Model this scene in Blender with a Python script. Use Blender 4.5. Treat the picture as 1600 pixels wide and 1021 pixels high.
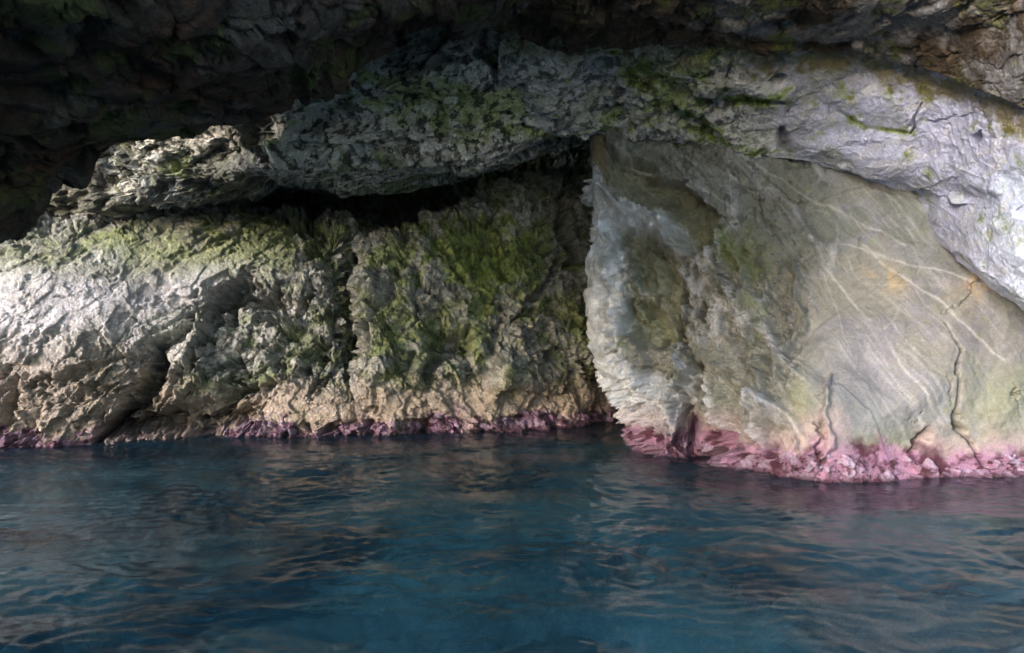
import bpy, math
import numpy as np

# ------------------------------------------------------------------ camera, light, exposure
for o in list(bpy.data.objects):
    bpy.data.objects.remove(o)
sc = bpy.context.scene
COL = sc.collection
F = 1256.0                       # focal length in pixels of the 1600 px wide photograph
CX, CY, CAMZ = 800.0, 510.5, 2.0
cam_d = bpy.data.cameras.new("camera")
cam = bpy.data.objects.new("camera", cam_d)
COL.objects.link(cam)
cam_d.sensor_width = 36.0
cam_d.lens = 36.0 * F / 1600.0
cam_d.clip_start = 0.05
cam_d.clip_end = 3000.0
cam.location = (0, 0, CAMZ)
cam.rotation_euler = (math.radians(90), 0, 0)
sc.camera = cam

SUN_EL, SUN_AZ = 12.0, -138.0    # azimuth from +Y, clockwise seen from above: behind the boat, to the left
world = bpy.data.worlds.new("World")
sc.world = world
world.use_nodes = True
wn = world.node_tree.nodes
wl = world.node_tree.links
bg = wn["Background"]
sky = wn.new("ShaderNodeTexSky")
sky.sky_type = 'NISHITA'
sky.sun_disc = False
sky.sun_elevation = math.radians(SUN_EL)
sky.sun_rotation = math.radians(SUN_AZ)
sky.air_density = 1.0
sky.dust_density = 1.0
sky.ozone_density = 1.9
wl.new(sky.outputs[0], bg.inputs[0])
bg.inputs[1].default_value = 0.15

sun_d = bpy.data.lights.new("sun", 'SUN')
sun_d.energy = 1.3
sun_d.angle = math.radians(22)
sun_d.color = (1.0, 0.955, 0.99)
sun = bpy.data.objects.new("sun", sun_d)
COL.objects.link(sun)
a, e = math.radians(SUN_AZ), math.radians(SUN_EL)
sx, sy, sz = math.sin(a) * math.cos(e), math.cos(a) * math.cos(e), math.sin(e)
from mathutils import Vector
sun.rotation_euler = Vector((sx, sy, sz)).to_track_quat('Z', 'Y').to_euler()

sc.view_settings.view_transform = 'Standard'
sc.view_settings.look = 'None'
sc.view_settings.gamma = 1.0
sc.view_settings.exposure = 2.3
sc.cycles.use_denoising = True
sc.cycles.max_bounces = 8
sc.cycles.diffuse_bounces = 4
sc.cycles.transparent_max_bounces = 12

# ------------------------------------------------------------------ noise in numpy
M32 = np.uint32(0xffffffff)
def _h(ix, iy, iz, seed):
    with np.errstate(over='ignore'):
        h = (ix.astype(np.uint32) * np.uint32(374761393) ^ iy.astype(np.uint32) * np.uint32(668265263)
             ^ iz.astype(np.uint32) * np.uint32(2147483647 - 18) ^ np.uint32((seed * 362437 + 12345) & 0xffffffff))
        h = (h ^ (h >> np.uint32(13))) * np.uint32(1274126177)
        h = (h ^ (h >> np.uint32(16))) * np.uint32(2246822519)
        h = h ^ (h >> np.uint32(15))
    return h
def _r(h, k=0):
    with np.errstate(over='ignore'):
        h = (h ^ np.uint32((k * 0x9E3779B9) & 0xffffffff)) * np.uint32(2654435761)
        h = (h ^ (h >> np.uint32(15))) * np.uint32(2246822519)
        h = h ^ (h >> np.uint32(13))
    return h.astype(np.float64) / 4294967296.0
def perlin(p, seed=0):
    p = np.asarray(p, dtype=np.float64)
    i = np.floor(p).astype(np.int64)
    f = p - i
    u = f * f * f * (f * (f * 6 - 15) + 10)
    out = 0.0
    for dx in (0, 1):
        wx = u[..., 0] if dx else 1 - u[..., 0]
        for dy in (0, 1):
            wy = u[..., 1] if dy else 1 - u[..., 1]
            for dz in (0, 1):
                wz = u[..., 2] if dz else 1 - u[..., 2]
                h = _h(i[..., 0] + dx, i[..., 1] + dy, i[..., 2] + dz, seed)
                gx = ((h & np.uint32(1023)).astype(np.float64) / 511.5 - 1)
                gy = (((h >> np.uint32(10)) & np.uint32(1023)).astype(np.float64) / 511.5 - 1)
                gz = (((h >> np.uint32(20)) & np.uint32(1023)).astype(np.float64) / 511.5 - 1)
                out = out + wx * wy * wz * (gx * (f[..., 0] - dx) + gy * (f[..., 1] - dy) + gz * (f[..., 2] - dz))
    return out * 1.5
def worley(p, seed=0, jit=0.9):
    """F1, F2, planar facet value and cell random"""
    p = np.asarray(p, dtype=np.float64)
    i = np.floor(p).astype(np.int64)
    F1 = np.full(p.shape[:-1], 9.0); F2 = F1.copy()
    H = np.zeros(F1.shape, dtype=np.uint32); V = np.zeros(p.shape)
    for dx in (-1, 0, 1):
        for dy in (-1, 0, 1):
            for dz in (-1, 0, 1):
                h = _h(i[..., 0] + dx, i[..., 1] + dy, i[..., 2] + dz, seed)
                j = np.stack([(h & np.uint32(1023)), ((h >> np.uint32(10)) & np.uint32(1023)), ((h >> np.uint32(20)) & np.uint32(1023))], -1) / 1023.0
                v = p - (i + np.array((dx, dy, dz)) + 0.5 + jit * (j - .5))
                d = np.sqrt(np.einsum('...k,...k->...', v, v))
                near = d < F1
                F2 = np.where(near, F1, np.minimum(F2, d))
                F1 = np.where(near, d, F1)
                H = np.where(near, h, H); V[near] = v[near]
    fac = V[..., 0] * (_r(H, 4) * 2 - 1) + V[..., 1] * (_r(H, 5) * 2 - 1) + V[..., 2] * (_r(H, 6) * 2 - 1) + (_r(H, 7) - .5) * .5
    return F1, F2, fac, _r(H, 8)
from concurrent.futures import ThreadPoolExecutor
_pool = ThreadPoolExecutor(4)
def par(fn):
    def g(p, *a, **k):
        p = np.asarray(p, dtype=np.float64)
        n = max(1, min(p.shape[0], p.size // 60000))
        if n == 1 or p.ndim < 3: return fn(p, *a, **k)
        res = list(_pool.map(lambda c: fn(c, *a, **k), np.array_split(p, n, axis=0)))
        if isinstance(res[0], tuple): return tuple(np.concatenate(x, axis=0) for x in zip(*res))
        return np.concatenate(res, axis=0)
    return g
perlin1 = perlin
def _fbm(p, o=4, gain=0.5, lac=2.03, seed=0):
    s, am = 0.0, 1.0
    for k in range(o):
        s = s + am * perlin1(p * lac ** k + 17.3 * k, seed + k)
        am *= gain
    return s
def _ridged(p, o=4, gain=0.5, lac=2.1, seed=0):
    s, am, w = 0.0, 1.0, 1.0
    for k in range(o):
        n = 1 - np.abs(perlin1(p * lac ** k + 9.1 * k, seed + k)) * 2.0
        n = np.clip(n, 0, 1) ** 2
        s = s + am * n * w
        w = np.clip(n * 1.6, 0, 1)
        am *= gain
    return s
perlin, fbm, ridged, worley = par(perlin1), par(_fbm), par(_ridged), par(worley)
def smooth(x, a, b):
    t = np.clip((x - a) / (b - a), 0, 1)
    return t * t * (3 - 2 * t)
def mix(a, b, t):
    t = np.asarray(t)[..., None]
    return a * (1 - t) + b * t
def rot(p, ang_y):
    """turn about the viewing axis so that stretched noise runs diagonally"""
    c, s = math.cos(ang_y), math.sin(ang_y)
    q = p.copy()
    q[..., 0] = c * p[..., 0] + s * p[..., 2]
    q[..., 2] = -s * p[..., 0] + c * p[..., 2]
    return q

# ------------------------------------------------------------------ surfaces
def at(px, py, Y):
    return ((px - CX) / F * Y, Y, CAMZ - (py - CY) / F * Y)
def proj(P):
    Y = np.maximum(P[..., 1], 0.5)
    return CX + F * P[..., 0] / Y, CY - F * (P[..., 2] - CAMZ) / Y
def spl(n, m, t0=0.0, t1=None):
    """Catmull-Rom weights from m control rows to n samples"""
    W = np.zeros((n, m))
    t = np.linspace(t0, m - 1 if t1 is None else t1, n)
    i = np.minimum(t.astype(int), m - 2)
    f = t - i
    for k, w in ((-1, -.5 * f + f * f - .5 * f ** 3), (0, 1 - 2.5 * f * f + 1.5 * f ** 3),
                 (1, .5 * f + 2 * f * f - 1.5 * f ** 3), (2, -.5 * f * f + .5 * f ** 3)):
        j = np.clip(i + k, 0, m - 1)
        np.add.at(W, (np.arange(n), j), w)
    return W
def surface(ctrl, nr, nc, t0=0.0, t1=None, c0=0.0, c1=None):
    c = np.array(ctrl, dtype=float)
    Wr, Wc = spl(nr, c.shape[0], t0, t1), spl(nc, c.shape[1], c0, c1)
    return np.einsum('ir,rcx,jc->ijx', Wr, c, Wc)
def normals(P, toward=(0, 0, 1.5)):
    du = np.gradient(P, axis=1); dv = np.gradient(P, axis=0)
    N = np.cross(du, dv)
    N /= np.linalg.norm(N, axis=-1, keepdims=True) + 1e-9
    mid = P[P.shape[0] // 2, P.shape[1] // 2]; nm = N[P.shape[0] // 2, P.shape[1] // 2]
    if np.dot(nm, np.array(toward) - mid) < 0:
        N = -N
    return N
def grid_mesh(name, P, colour=None, material=None, parent=None, rough=None):
    nr, nc = P.shape[:2]
    me = bpy.data.meshes.new(name)
    n = nr * nc
    me.vertices.add(n)
    me.vertices.foreach_set("co", P.reshape(-1).astype(np.float32))
    idx = np.arange(n).reshape(nr, nc)
    q = np.stack([idx[:-1, :-1], idx[:-1, 1:], idx[1:, 1:], idx[1:, :-1]], -1).reshape(-1, 4)
    # faces should look toward the middle of the cave
    a_, b_, c_ = P[nr // 2, nc // 2], P[nr // 2, nc // 2 + 1], P[nr // 2 + 1, nc // 2]
    if np.dot(np.cross(b_ - a_, c_ - a_), np.array((0, 3, 1.5)) - a_) < 0:
        q = q[:, ::-1]
    me.loops.add(q.size)
    me.loops.foreach_set("vertex_index", q.reshape(-1).astype(np.int32))
    me.polygons.add(len(q))
    me.polygons.foreach_set("loop_start", np.arange(0, q.size, 4, dtype=np.int32))
    me.update(calc_edges=True)
    me.polygons.foreach_set("use_smooth", np.ones(len(q), dtype=bool))
    if colour is not None:
        at_ = me.color_attributes.new("pigment", 'FLOAT_COLOR', 'POINT')
        c4 = np.ones((n, 4), dtype=np.float32)
        c4[:, :3] = np.clip(colour.reshape(-1, 3), 0.004, 0.85)
        if rough is not None:
            c4[:, 3] = rough.reshape(-1)
        at_.data.foreach_set("color", c4.reshape(-1))
    if material:
        me.materials.append(material)
    ob = bpy.data.objects.new(name, me)
    COL.objects.link(ob)
    if parent:
        ob.parent = parent
    return ob
def tag(o, label=None, cat=None, group=None, kind=None):
    for k, v in (('label', label), ('category', cat), ('group', group), ('kind', kind)):
        if v: o[k] = v
    return o

def line_dist(u, v, pts):
    """distance in photo pixels to a polyline and the fraction along it"""
    best = np.full(u.shape, 1e9); tt = np.zeros(u.shape)
    L = len(pts) - 1
    for k in range(L):
        (x0, y0), (x1, y1) = pts[k][:2], pts[k + 1][:2]
        dx, dy = x1 - x0, y1 - y0
        t = np.clip(((u - x0) * dx + (v - y0) * dy) / (dx * dx + dy * dy + 1e-9), 0, 1)
        d = np.hypot(u - x0 - t * dx, v - y0 - t * dy)
        m = d < best
        best = np.where(m, d, best); tt = np.where(m, (k + t) / L, tt)
    return best, tt
def groove(u, v, pts, w, taper=True):
    d, t = line_dist(u, v, pts)
    ww = w * (0.35 + 0.65 * np.sin(np.clip(t, 0, 1) * math.pi)) if taper else w
    return np.exp(-(d / ww) ** 2)
def blob(u, v, x, y, rx, ry, ang=0.0):
    c, s = math.cos(ang), math.sin(ang)
    a_ = (u - x) * c + (v - y) * s; b_ = -(u - x) * s + (v - y) * c
    return np.exp(-(a_ / rx) ** 2 - (b_ / ry) ** 2)

C = lambda *a: np.array(a, dtype=float)
GREY, GREEN, LIME = C(.36, .35, .31), C(.12, .145, .055), C(.30, .335, .14)
TAN, PINK, MAROON = C(.38, .30, .225), C(.37, .195, .29), C(.085, .02, .038)
PALE, DARK, BROWN = C(.56, .56, .57), C(.07, .058, .045), C(.16, .10, .045)
OCHRE, MOSS, LAV = C(.50, .33, .13), C(.10, .14, .02), C(.47, .475, .61)

# ------------------------------------------------------------------ materials
def rock_material(name, fine=1.0, spec=0.35, rough=0.72, scale=1.0, pit=1.0, mott=1.0):
    m = bpy.data.materials.new(name); m.use_nodes = True
    nt = m.node_tree; N = nt.nodes; L = nt.links
    b = N["Principled BSDF"]
    tc = N.new("ShaderNodeTexCoord")
    vc = N.new("ShaderNodeVertexColor"); vc.layer_name = "pigment"
    n1 = N.new("ShaderNodeTexNoise"); n1.inputs["Scale"].default_value = 9 * scale; n1.inputs["Detail"].default_value = 8; n1.inputs["Roughness"].default_value = .72
    n2 = N.new("ShaderNodeTexNoise"); n2.inputs["Scale"].default_value = 34 * scale; n2.inputs["Detail"].default_value = 4; n2.inputs["Roughness"].default_value = .7
    vo = N.new("ShaderNodeTexVoronoi"); vo.inputs["Scale"].default_value = 13 * scale; vo.feature = 'F1'
    for t in (n1, n2): L.new(tc.outputs["Object"], t.inputs["Vector"])
    # warp the cells so that they do not read as a pattern
    va = N.new("ShaderNodeVectorMath"); va.operation = 'MULTIPLY_ADD'
    L.new(n1.outputs["Color"], va.inputs[0]); va.inputs[1].default_value = (.22, .22, .22); L.new(tc.outputs["Object"], va.inputs[2])
    L.new(va.outputs[0], vo.inputs["Vector"])
    # mottling of the stone
    r1 = N.new("ShaderNodeMapRange"); r1.inputs["From Min"].default_value = .3; r1.inputs["From Max"].default_value = .7
    r1.inputs["To Min"].default_value = 1 - .38 * mott; r1.inputs["To Max"].default_value = 1 + .35 * mott
    L.new(n1.outputs["Fac"], r1.inputs["Value"])
    r2 = N.new("ShaderNodeMapRange"); r2.inputs["From Min"].default_value = .3; r2.inputs["From Max"].default_value = .7
    r2.inputs["To Min"].default_value = 1 - .38 * mott; r2.inputs["To Max"].default_value = 1 + .36 * mott
    L.new(n2.outputs["Fac"], r2.inputs["Value"])
    mu = N.new("ShaderNodeMath"); mu.operation = 'MULTIPLY'
    L.new(r1.outputs[0], mu.inputs[0]); L.new(r2.outputs[0], mu.inputs[1])
    sc_ = N.new("ShaderNodeVectorMath"); sc_.operation = 'SCALE'
    L.new(vc.outputs["Color"], sc_.inputs[0]); L.new(mu.outputs[0], sc_.inputs["Scale"])
    L.new(sc_.outputs[0], b.inputs["Base Color"])
    # height
    h1 = N.new("ShaderNodeMath"); h1.operation = 'MULTIPLY'; h1.inputs[1].default_value = .9
    L.new(n1.outputs["Fac"], h1.inputs[0])
    h2 = N.new("ShaderNodeMath"); h2.operation = 'MULTIPLY_ADD'; h2.inputs[1].default_value = .28 * pit
    L.new(vo.outputs["Distance"], h2.inputs[0]); L.new(h1.outputs[0], h2.inputs[2])
    h3 = N.new("ShaderNodeMath"); h3.operation = 'MULTIPLY_ADD'; h3.inputs[1].default_value = .36
    L.new(n2.outputs["Fac"], h3.inputs[0]); L.new(h2.outputs[0], h3.inputs[2])
    n3 = N.new("ShaderNodeTexNoise"); n3.inputs["Scale"].default_value = 62 * scale; n3.inputs["Detail"].default_value = 2
    L.new(tc.outputs["Object"], n3.inputs["Vector"])
    h4 = N.new("ShaderNodeMath"); h4.operation = 'MULTIPLY_ADD'; h4.inputs[1].default_value = .20
    L.new(n3.outputs["Fac"], h4.inputs[0]); L.new(h3.outputs[0], h4.inputs[2]); h3 = h4
    bp = N.new("ShaderNodeBump"); bp.inputs["Distance"].default_value = .09 * fine
    L.new(vc.outputs["Alpha"], bp.inputs["Strength"])
    L.new(h3.outputs[0], bp.inputs["Height"]); L.new(bp.outputs[0], b.inputs["Normal"])
    rr = N.new("ShaderNodeMapRange"); rr.inputs["To Min"].default_value = rough - .18; rr.inputs["To Max"].default_value = rough + .2
    L.new(n1.outputs["Fac"], rr.inputs["Value"]); L.new(rr.outputs[0], b.inputs["Roughness"])
    b.inputs["Specular IOR Level"].default_value = spec
    return m
M_CRAG = rock_material("craggy_limestone", 1.0)
M_SLAB = rock_material("smooth_limestone", 1.0, .4, .6, 1.2, .5, .5)
M_LEDGE = rock_material("ledge_limestone", .6, .35, .65, 1.0, .6, .7)
M_ROOF = rock_material("roof_rock", .8)
M_CRUST = rock_material("coralline_crust", .9, .9, .32, 2.2, 1.6)
M_BED = rock_material("submerged_rock", .6)

def crag(P, amp=1.0, ang=0.7, seed=1, stretch=1.7, small=1.0, big=1.0):
    """height of broken limestone: tilted facets at several sizes, ribs running diagonally, pits"""
    w1 = np.stack([fbm(P * 1.1 + 7 * k, 4, .55, seed=seed + 20 + k) for k in range(3)], -1)
    W = P + .12 * w1
    Q = rot(W, ang); Q[..., 2] *= stretch          # ribs run along the turned x axis
    d = fbm(P * .4, 2, seed=seed) * .30
    F1, F2, f, r = worley(Q * .8, seed + 1); d = d * big + big * f * .38 - .06 * smooth(F2 - F1, .06, 0)
    F1, F2, f, r = worley(Q * 1.9 + 3, seed + 2); d = d + f * .20 - .05 * smooth(F2 - F1, .08, 0) + r * .06
    F1, F2, f, r = worley((P + .05 * w1) * 4.6, seed + 3); d = d + small * (f * .075 + r * .035)
    F1, F2, f, r = worley((P + .04 * w1) * 11, seed + 4); d = d + small * (f * .03 + r * .018)
    pits = smooth(fbm(Q * 1.3 + 31, 5, .6, seed=seed + 6), .20, .50)
    p2 = smooth(fbm(W * 3.6 + 11, 4, .62, seed=seed + 8), .25, .45)
    p3 = smooth(fbm(P * 7.5 + 5, 3, .6, seed=seed + 9), .16, .40)
    d = d - pits * .26 - p2 * .07 * small - p3 * .022 * small
    d = d + fbm(P * 6, 4, .65, seed=seed + 7) * .022 * small
    return d * amp, pits

def specks(P, c, seed, amount=.8, lo=.10, tone=(.035, .042, .03), f=6.5):
    """black-green film of algae growing in small specks"""
    n = fbm(P * f, 4, .68, seed=seed)
    return mix(c, np.broadcast_to(C(*tone), c.shape), smooth(n, lo, lo + .22) * amount)
def poly_mask(u, v, pts, soft=6.0):
    """1 inside the outline, fading over `soft` photo pixels"""
    inside = np.zeros(u.shape, dtype=bool)
    n = len(pts)
    for k in range(n):
        (x0, y0), (x1, y1) = pts[k], pts[(k + 1) % n]
        if y0 == y1: continue
        c = ((y0 > v) != (y1 > v)) & (u < (x1 - x0) * (v - y0) / (y1 - y0) + x0)
        inside ^= c
    d, _ = line_dist(u, v, list(pts) + [pts[0]])
    s = np.where(inside, d, -d)
    return smooth(s, -soft, soft)
def wl(py):                       # depth of a point of the waterline
    return 2 * F / (py - CY)
def build(name, ctrl, nr, nc, fn, mat, parent=None, lean=0.0, **kw):
    P = surface(ctrl, nr, nc, **kw)
    N = normals(P)
    u, v = proj(P)
    if lean:
        N = N + lean * np.array((0, -1.0, 0)); N /= np.linalg.norm(N, axis=-1, keepdims=True)
    d, colr, rg = fn(P, N, u, v)
    P2 = P + N * d[..., None]
    return grid_mesh(name, P2, colr, mat, parent, rg)
def nodules(P, seed):
    W = P + .05 * np.stack([perlin(P * 6, seed), perlin(P * 6 + 5, seed), perlin(P * 6 + 9, seed)], -1)
    F1, F2, f, r = worley(W * 11, seed + 1)
    G1, G2, g, r2 = worley(W * 24, seed + 2)
    return np.sqrt(np.clip(1 - F1 * F1 * 1.5, 0, 1)) * .075 * (.3 + r) + np.sqrt(np.clip(1 - G1 * G1 * 1.5, 0, 1)) * .035 * (.3 + r2), r, r2
def shore_colour(P, col, top=.62, seed=3, x_amt=None, tan_up=0.0):
    """bands of the tide line: bare tan stone over pink crust over maroon weed"""
    z = P[..., 2] + .22 * fbm(P * .9, 3, seed=seed) + .10 * fbm(P * 4, 3, seed=seed + 1)
    tan = smooth(z, top + .55 + tan_up * 1.3, top * .75 + tan_up * .5)
    col = mix(col, C(.37, .285, .23) * (1 + .25 * fbm(P * 3, 3, seed=seed + 3))[..., None], tan * .75)
    pk = smooth(z, top * .58, top * .2) * (x_amt if x_amt is not None else 1)
    n = fbm(P * 5, 4, .65, seed=seed + 5)
    pk = pk * (.35 + .65 * smooth(fbm(P * 1.6, 3, .6, seed=seed + 6), -.35, .15))
    pc = mix(np.broadcast_to(PINK, col.shape), np.broadcast_to(MAROON, col.shape), smooth(n, .0, .5))
    pc = mix(pc, np.broadcast_to(C(.62, .42, .50), col.shape), smooth(-n, .1, .6))
    return mix(col, pc, pk)
def crust_fn(base, seed, top, amt=None):
    def fn(P, N, u, v):
        d, c, rg = base(P, N, u, v)
        nd, r, r2 = nodules(P, seed)
        z = P[..., 2] + .26 * fbm(P * 1.2, 3, seed=seed + 8) + .14 * fbm(P * 5, 3, seed=seed + 9)
        cover = smooth(z + (N * d[..., None])[..., 2], top, top * .45)
        cover = cover * smooth(fbm(P * 2.4, 4, .65, seed=seed + 11), -.42, -.12)
        if amt is not None: cover = cover * amt(u, v)
        d = d + (nd + .01) * cover - .09 * (1 - cover)
        n = fbm(P * 6, 3, .6, seed=seed + 4)
        pc = mix(np.broadcast_to(PINK, c.shape), np.broadcast_to(MAROON, c.shape), smooth(r2 + n * .6, .58, .95))
        pc = mix(pc, np.broadcast_to(C(.62, .46, .60), c.shape), smooth(r - n * .5, .62, .95) * .8)
        pc = mix(pc, np.broadcast_to(MAROON, c.shape), smooth(P[..., 2], .10, -.02) * .9)
        pc = mix(c, pc, smooth(cover, .05, .5))
        return d, pc, rg
    return fn

# ------------------------------------------------------------------ left rock outcrop
colsA = [(-420, 690, 13.6), (-150, 699, 13.3), (0, 700, 13.0), (130, 695, 13.4), (250, 688, 14.0), (380, 683, 14.4), (480, 682, 14.6), (542, 681, 14.7)]
pyA = [(640, .0, .0), (570, .1, .2), (490, .15, .6), (410, .3, .8), (350, .8, 1.3)]
ctrl = []
def rowA(f): return [f(*c) for c in colsA]
def xyz(px, py, Y): return at(px, py, Y)
rows = []
def under(px, py, Y, z): x = (px - CX) / F * Y; return (x, Y - .1, z)
for zu in (-3.2, -1.4, -.5): rows.append([under(px, py, wl(py), zu) for px, py, Y in colsA])
rows.append([at(px, py, wl(py)) for px, py, Y in colsA])
for py, dy0, dy1 in pyA:
    rows.append([at(px + (0 if i < 7 else (2 if py > 600 else -13)), py, wl(p) + dy0 + (dy1 - dy0) * max(0, min(1, (px - 0) / 450)) ) for i, (px, p, Y) in enumerate(colsA)])
LF = lambda px: max(0.0, min(1.0, (430 - px) / 130))
rows[-1] = [at(px + (-13 if i == 7 else 0), 350 - 16 * LF(px), wl(p) + 1.3 - .3 * LF(px)) for i, (px, p, Y) in enumerate(colsA)]
rows.append([at(px, 342 - 42 * LF(px), wl(p) + 3.2 - 1.0 * LF(px)) for px, p, Y in colsA])
rows.append([at(px, 348 - 60 * LF(px), wl(p) + 6.5 - 2.5 * LF(px)) for px, p, Y in colsA])
rows.append([at(px, 250, wl(p) + 8.5) for px, p, Y in colsA])
for r in rows:                                          # roll the right edge back into the cleft
    x, y, z = r[-1]
    r.append((x + .15, y + .7, z)); r.append((x + .5, y + 3.0, z))
ctrlA = rows
def fnA(P, N, u, v):
    d, pits = crag(P, .9, .72, 3, 1.9, 1.0, .55)
    d = d - pits * .22 * smooth(u, 200, 330)
    calm = blob(u, v, 80, 475, 290, 100, -.12)             # smooth belly, whitened in colour for the light from the left
    calm = np.clip(calm + .8 * blob(u, v, 250, 400, 200, 50), 0, 1)
    d = d * (1 - .82 * calm) + .12 * blob(u, v, 60, 500, 240, 120)
    uu, vv = u + 18 * fbm(P * 1.7, 4, .6, seed=5), v + 18 * fbm(P * 1.7 + 4, 4, .6, seed=5)
    for pts, w, k in [(((150, 690), (200, 650), (235, 590), (260, 540)), 15, 1.0), (((190, 668), (300, 668), (395, 655)), 20, .85), (((235, 645), (268, 600), (300, 560)), 11, .5), (((340, 480), (360, 478), (375, 485)), 16, .6), (((400, 462), (420, 458)), 14, .5), (((440, 560), (455, 600)), 12, .35), (((380, 640), (420, 610), (450, 600)), 10, .4), (((60, 600), (150, 575), (240, 545), (330, 500)), 9, .3),
                      (((330, 490), (390, 470), (430, 475)), 20, .75), (((220, 660), (300, 640), (400, 600)), 16, .45), (((300, 560), (345, 470), (400, 440)), 12, .4),
                      (((480, 340), (520, 400), (535, 520)), 26, .55), (((0, 640), (20, 600), (30, 590)), 12, .5), (((330, 655), (390, 635), (450, 640)), 14, .35),
                      (((150, 690), (210, 640)), 14, .4), (((420, 560), (470, 520), (480, 470)), 14, .35)]:
        d = d - k * groove(uu, vv, pts, w)
    d = d + .4 * groove(u, v, ((250, 650), (300, 560), (310, 510)), 22) + .25 * groove(u, v, ((430, 620), (470, 560)), 26)
    n = fbm(P * .9, 5, .6, seed=40); n2 = fbm(P * 3.3, 4, .6, seed=41)
    c = mix(np.broadcast_to(GREY, P.shape), np.broadcast_to(C(.15, .18, .075), P.shape), smooth(n + .5 * n2 + .3 * smooth(u, 200, 450), .0, .55) * .85)
    c = mix(c, np.broadcast_to(LIME, P.shape), np.clip(smooth(blob(u, v, 250, 395, 320, 58, -.03) + .4 * n2 + .3 * n, .15, 1.1), 0, 1) * .8)
    c = mix(c, np.broadcast_to(C(.68, .655, .69), P.shape), np.clip(calm * .95 * smooth(v + 40 * n + 20 * n2, 385, 480), 0, 1))
    c = mix(c, np.broadcast_to(GREEN, P.shape), smooth(u, 330, 470) * smooth(n2 + n, -.3, .5) * .45)
    c = specks(P, c, 140, .85 * (1 - .75 * calm) * (.45 + .55 * smooth(u, 150, 450)), .08)
    band = smooth(P[..., 2], .22, .32) * smooth(P[..., 2] + .25 * n, .9, .6) * smooth(u, 360, 420)
    d = d * (1 - .6 * band) + .08 * band
    c = shore_colour(P, c, .62, 3, x_amt=1 - .7 * smooth(u, 130, 170) * smooth(u, 370, 320), tan_up=.8 * smooth(u, 330, 200))
    c = specks(P, c, 141, .5 * (1 - calm) * smooth(u, 330, 200), .2)
    c = mix(c, np.broadcast_to(C(.055, .05, .035), P.shape), np.clip(blob(uu, vv, 270, 668, 130, 20) + groove(uu, vv, ((150, 690), (200, 650), (235, 590), (260, 545)), 12), 0, 1) * .7)  # shade of the slanting cleft and undercut base, painted in dark
    return d, c, None
wallA = build("rock_outcrop", ctrlA, 640, 760, fnA, M_CRAG, lean=.8)
tag(wallA, "pale bulging rock outcrop at the left waterline, sunlit whitish belly with diagonal cracks", "rock outcrop")
cr = build("coralline_crust", ctrlA, 130, 1500, crust_fn(fnA, 60, .36, lambda u, v: 1 - .75 * smooth(u, 130, 160) * smooth(u, 370, 320)), M_CRUST, wallA, lean=.8, t0=2.7, t1=3.95, c0=1.0)

# ------------------------------------------------------------------ middle rock outcrop
colsB = [(556, 680, 372), (620, 680, 365), (700, 677, 330), (780, 674, 290), (840, 671, 274), (895, 666, 272), (960, 658, 262), (1070, 655, 260)]
rows = [[under(px, p, wl(p), zu) for px, p, t in colsB] for zu in (-3.2, -1.4, -.5)] + [ [at(px, p, wl(p)) for px, p, t in colsB]]
for q, dy in ((.1, .0), (.28, -.05), (.5, .15), (.75, .5), (.95, 1.0)):
    rows.append([at(px, p + (t - p) * q, wl(p) + dy) for px, p, t in colsB])
rows.append([at(px, t, wl(p) + 1.5) for px, p, t in colsB])
rows.append([at(px, t + 10, wl(p) + 3.5) for px, p, t in colsB])
rows.append([at(px, t + 12, wl(p) + 6.0) for px, p, t in colsB])
rows.append([at(px, t - 100, wl(p) + 7.8) for px, p, t in colsB])
for r in rows:
    x, y, z = r[0]
    x += .17 if z > 1.2 else .02
    r[0] = (x, y, z)
    r.insert(0, (x - .12, y + .7, z)); r.insert(0, (x - .5, y + 3.0, z))
ctrlB = rows
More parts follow.
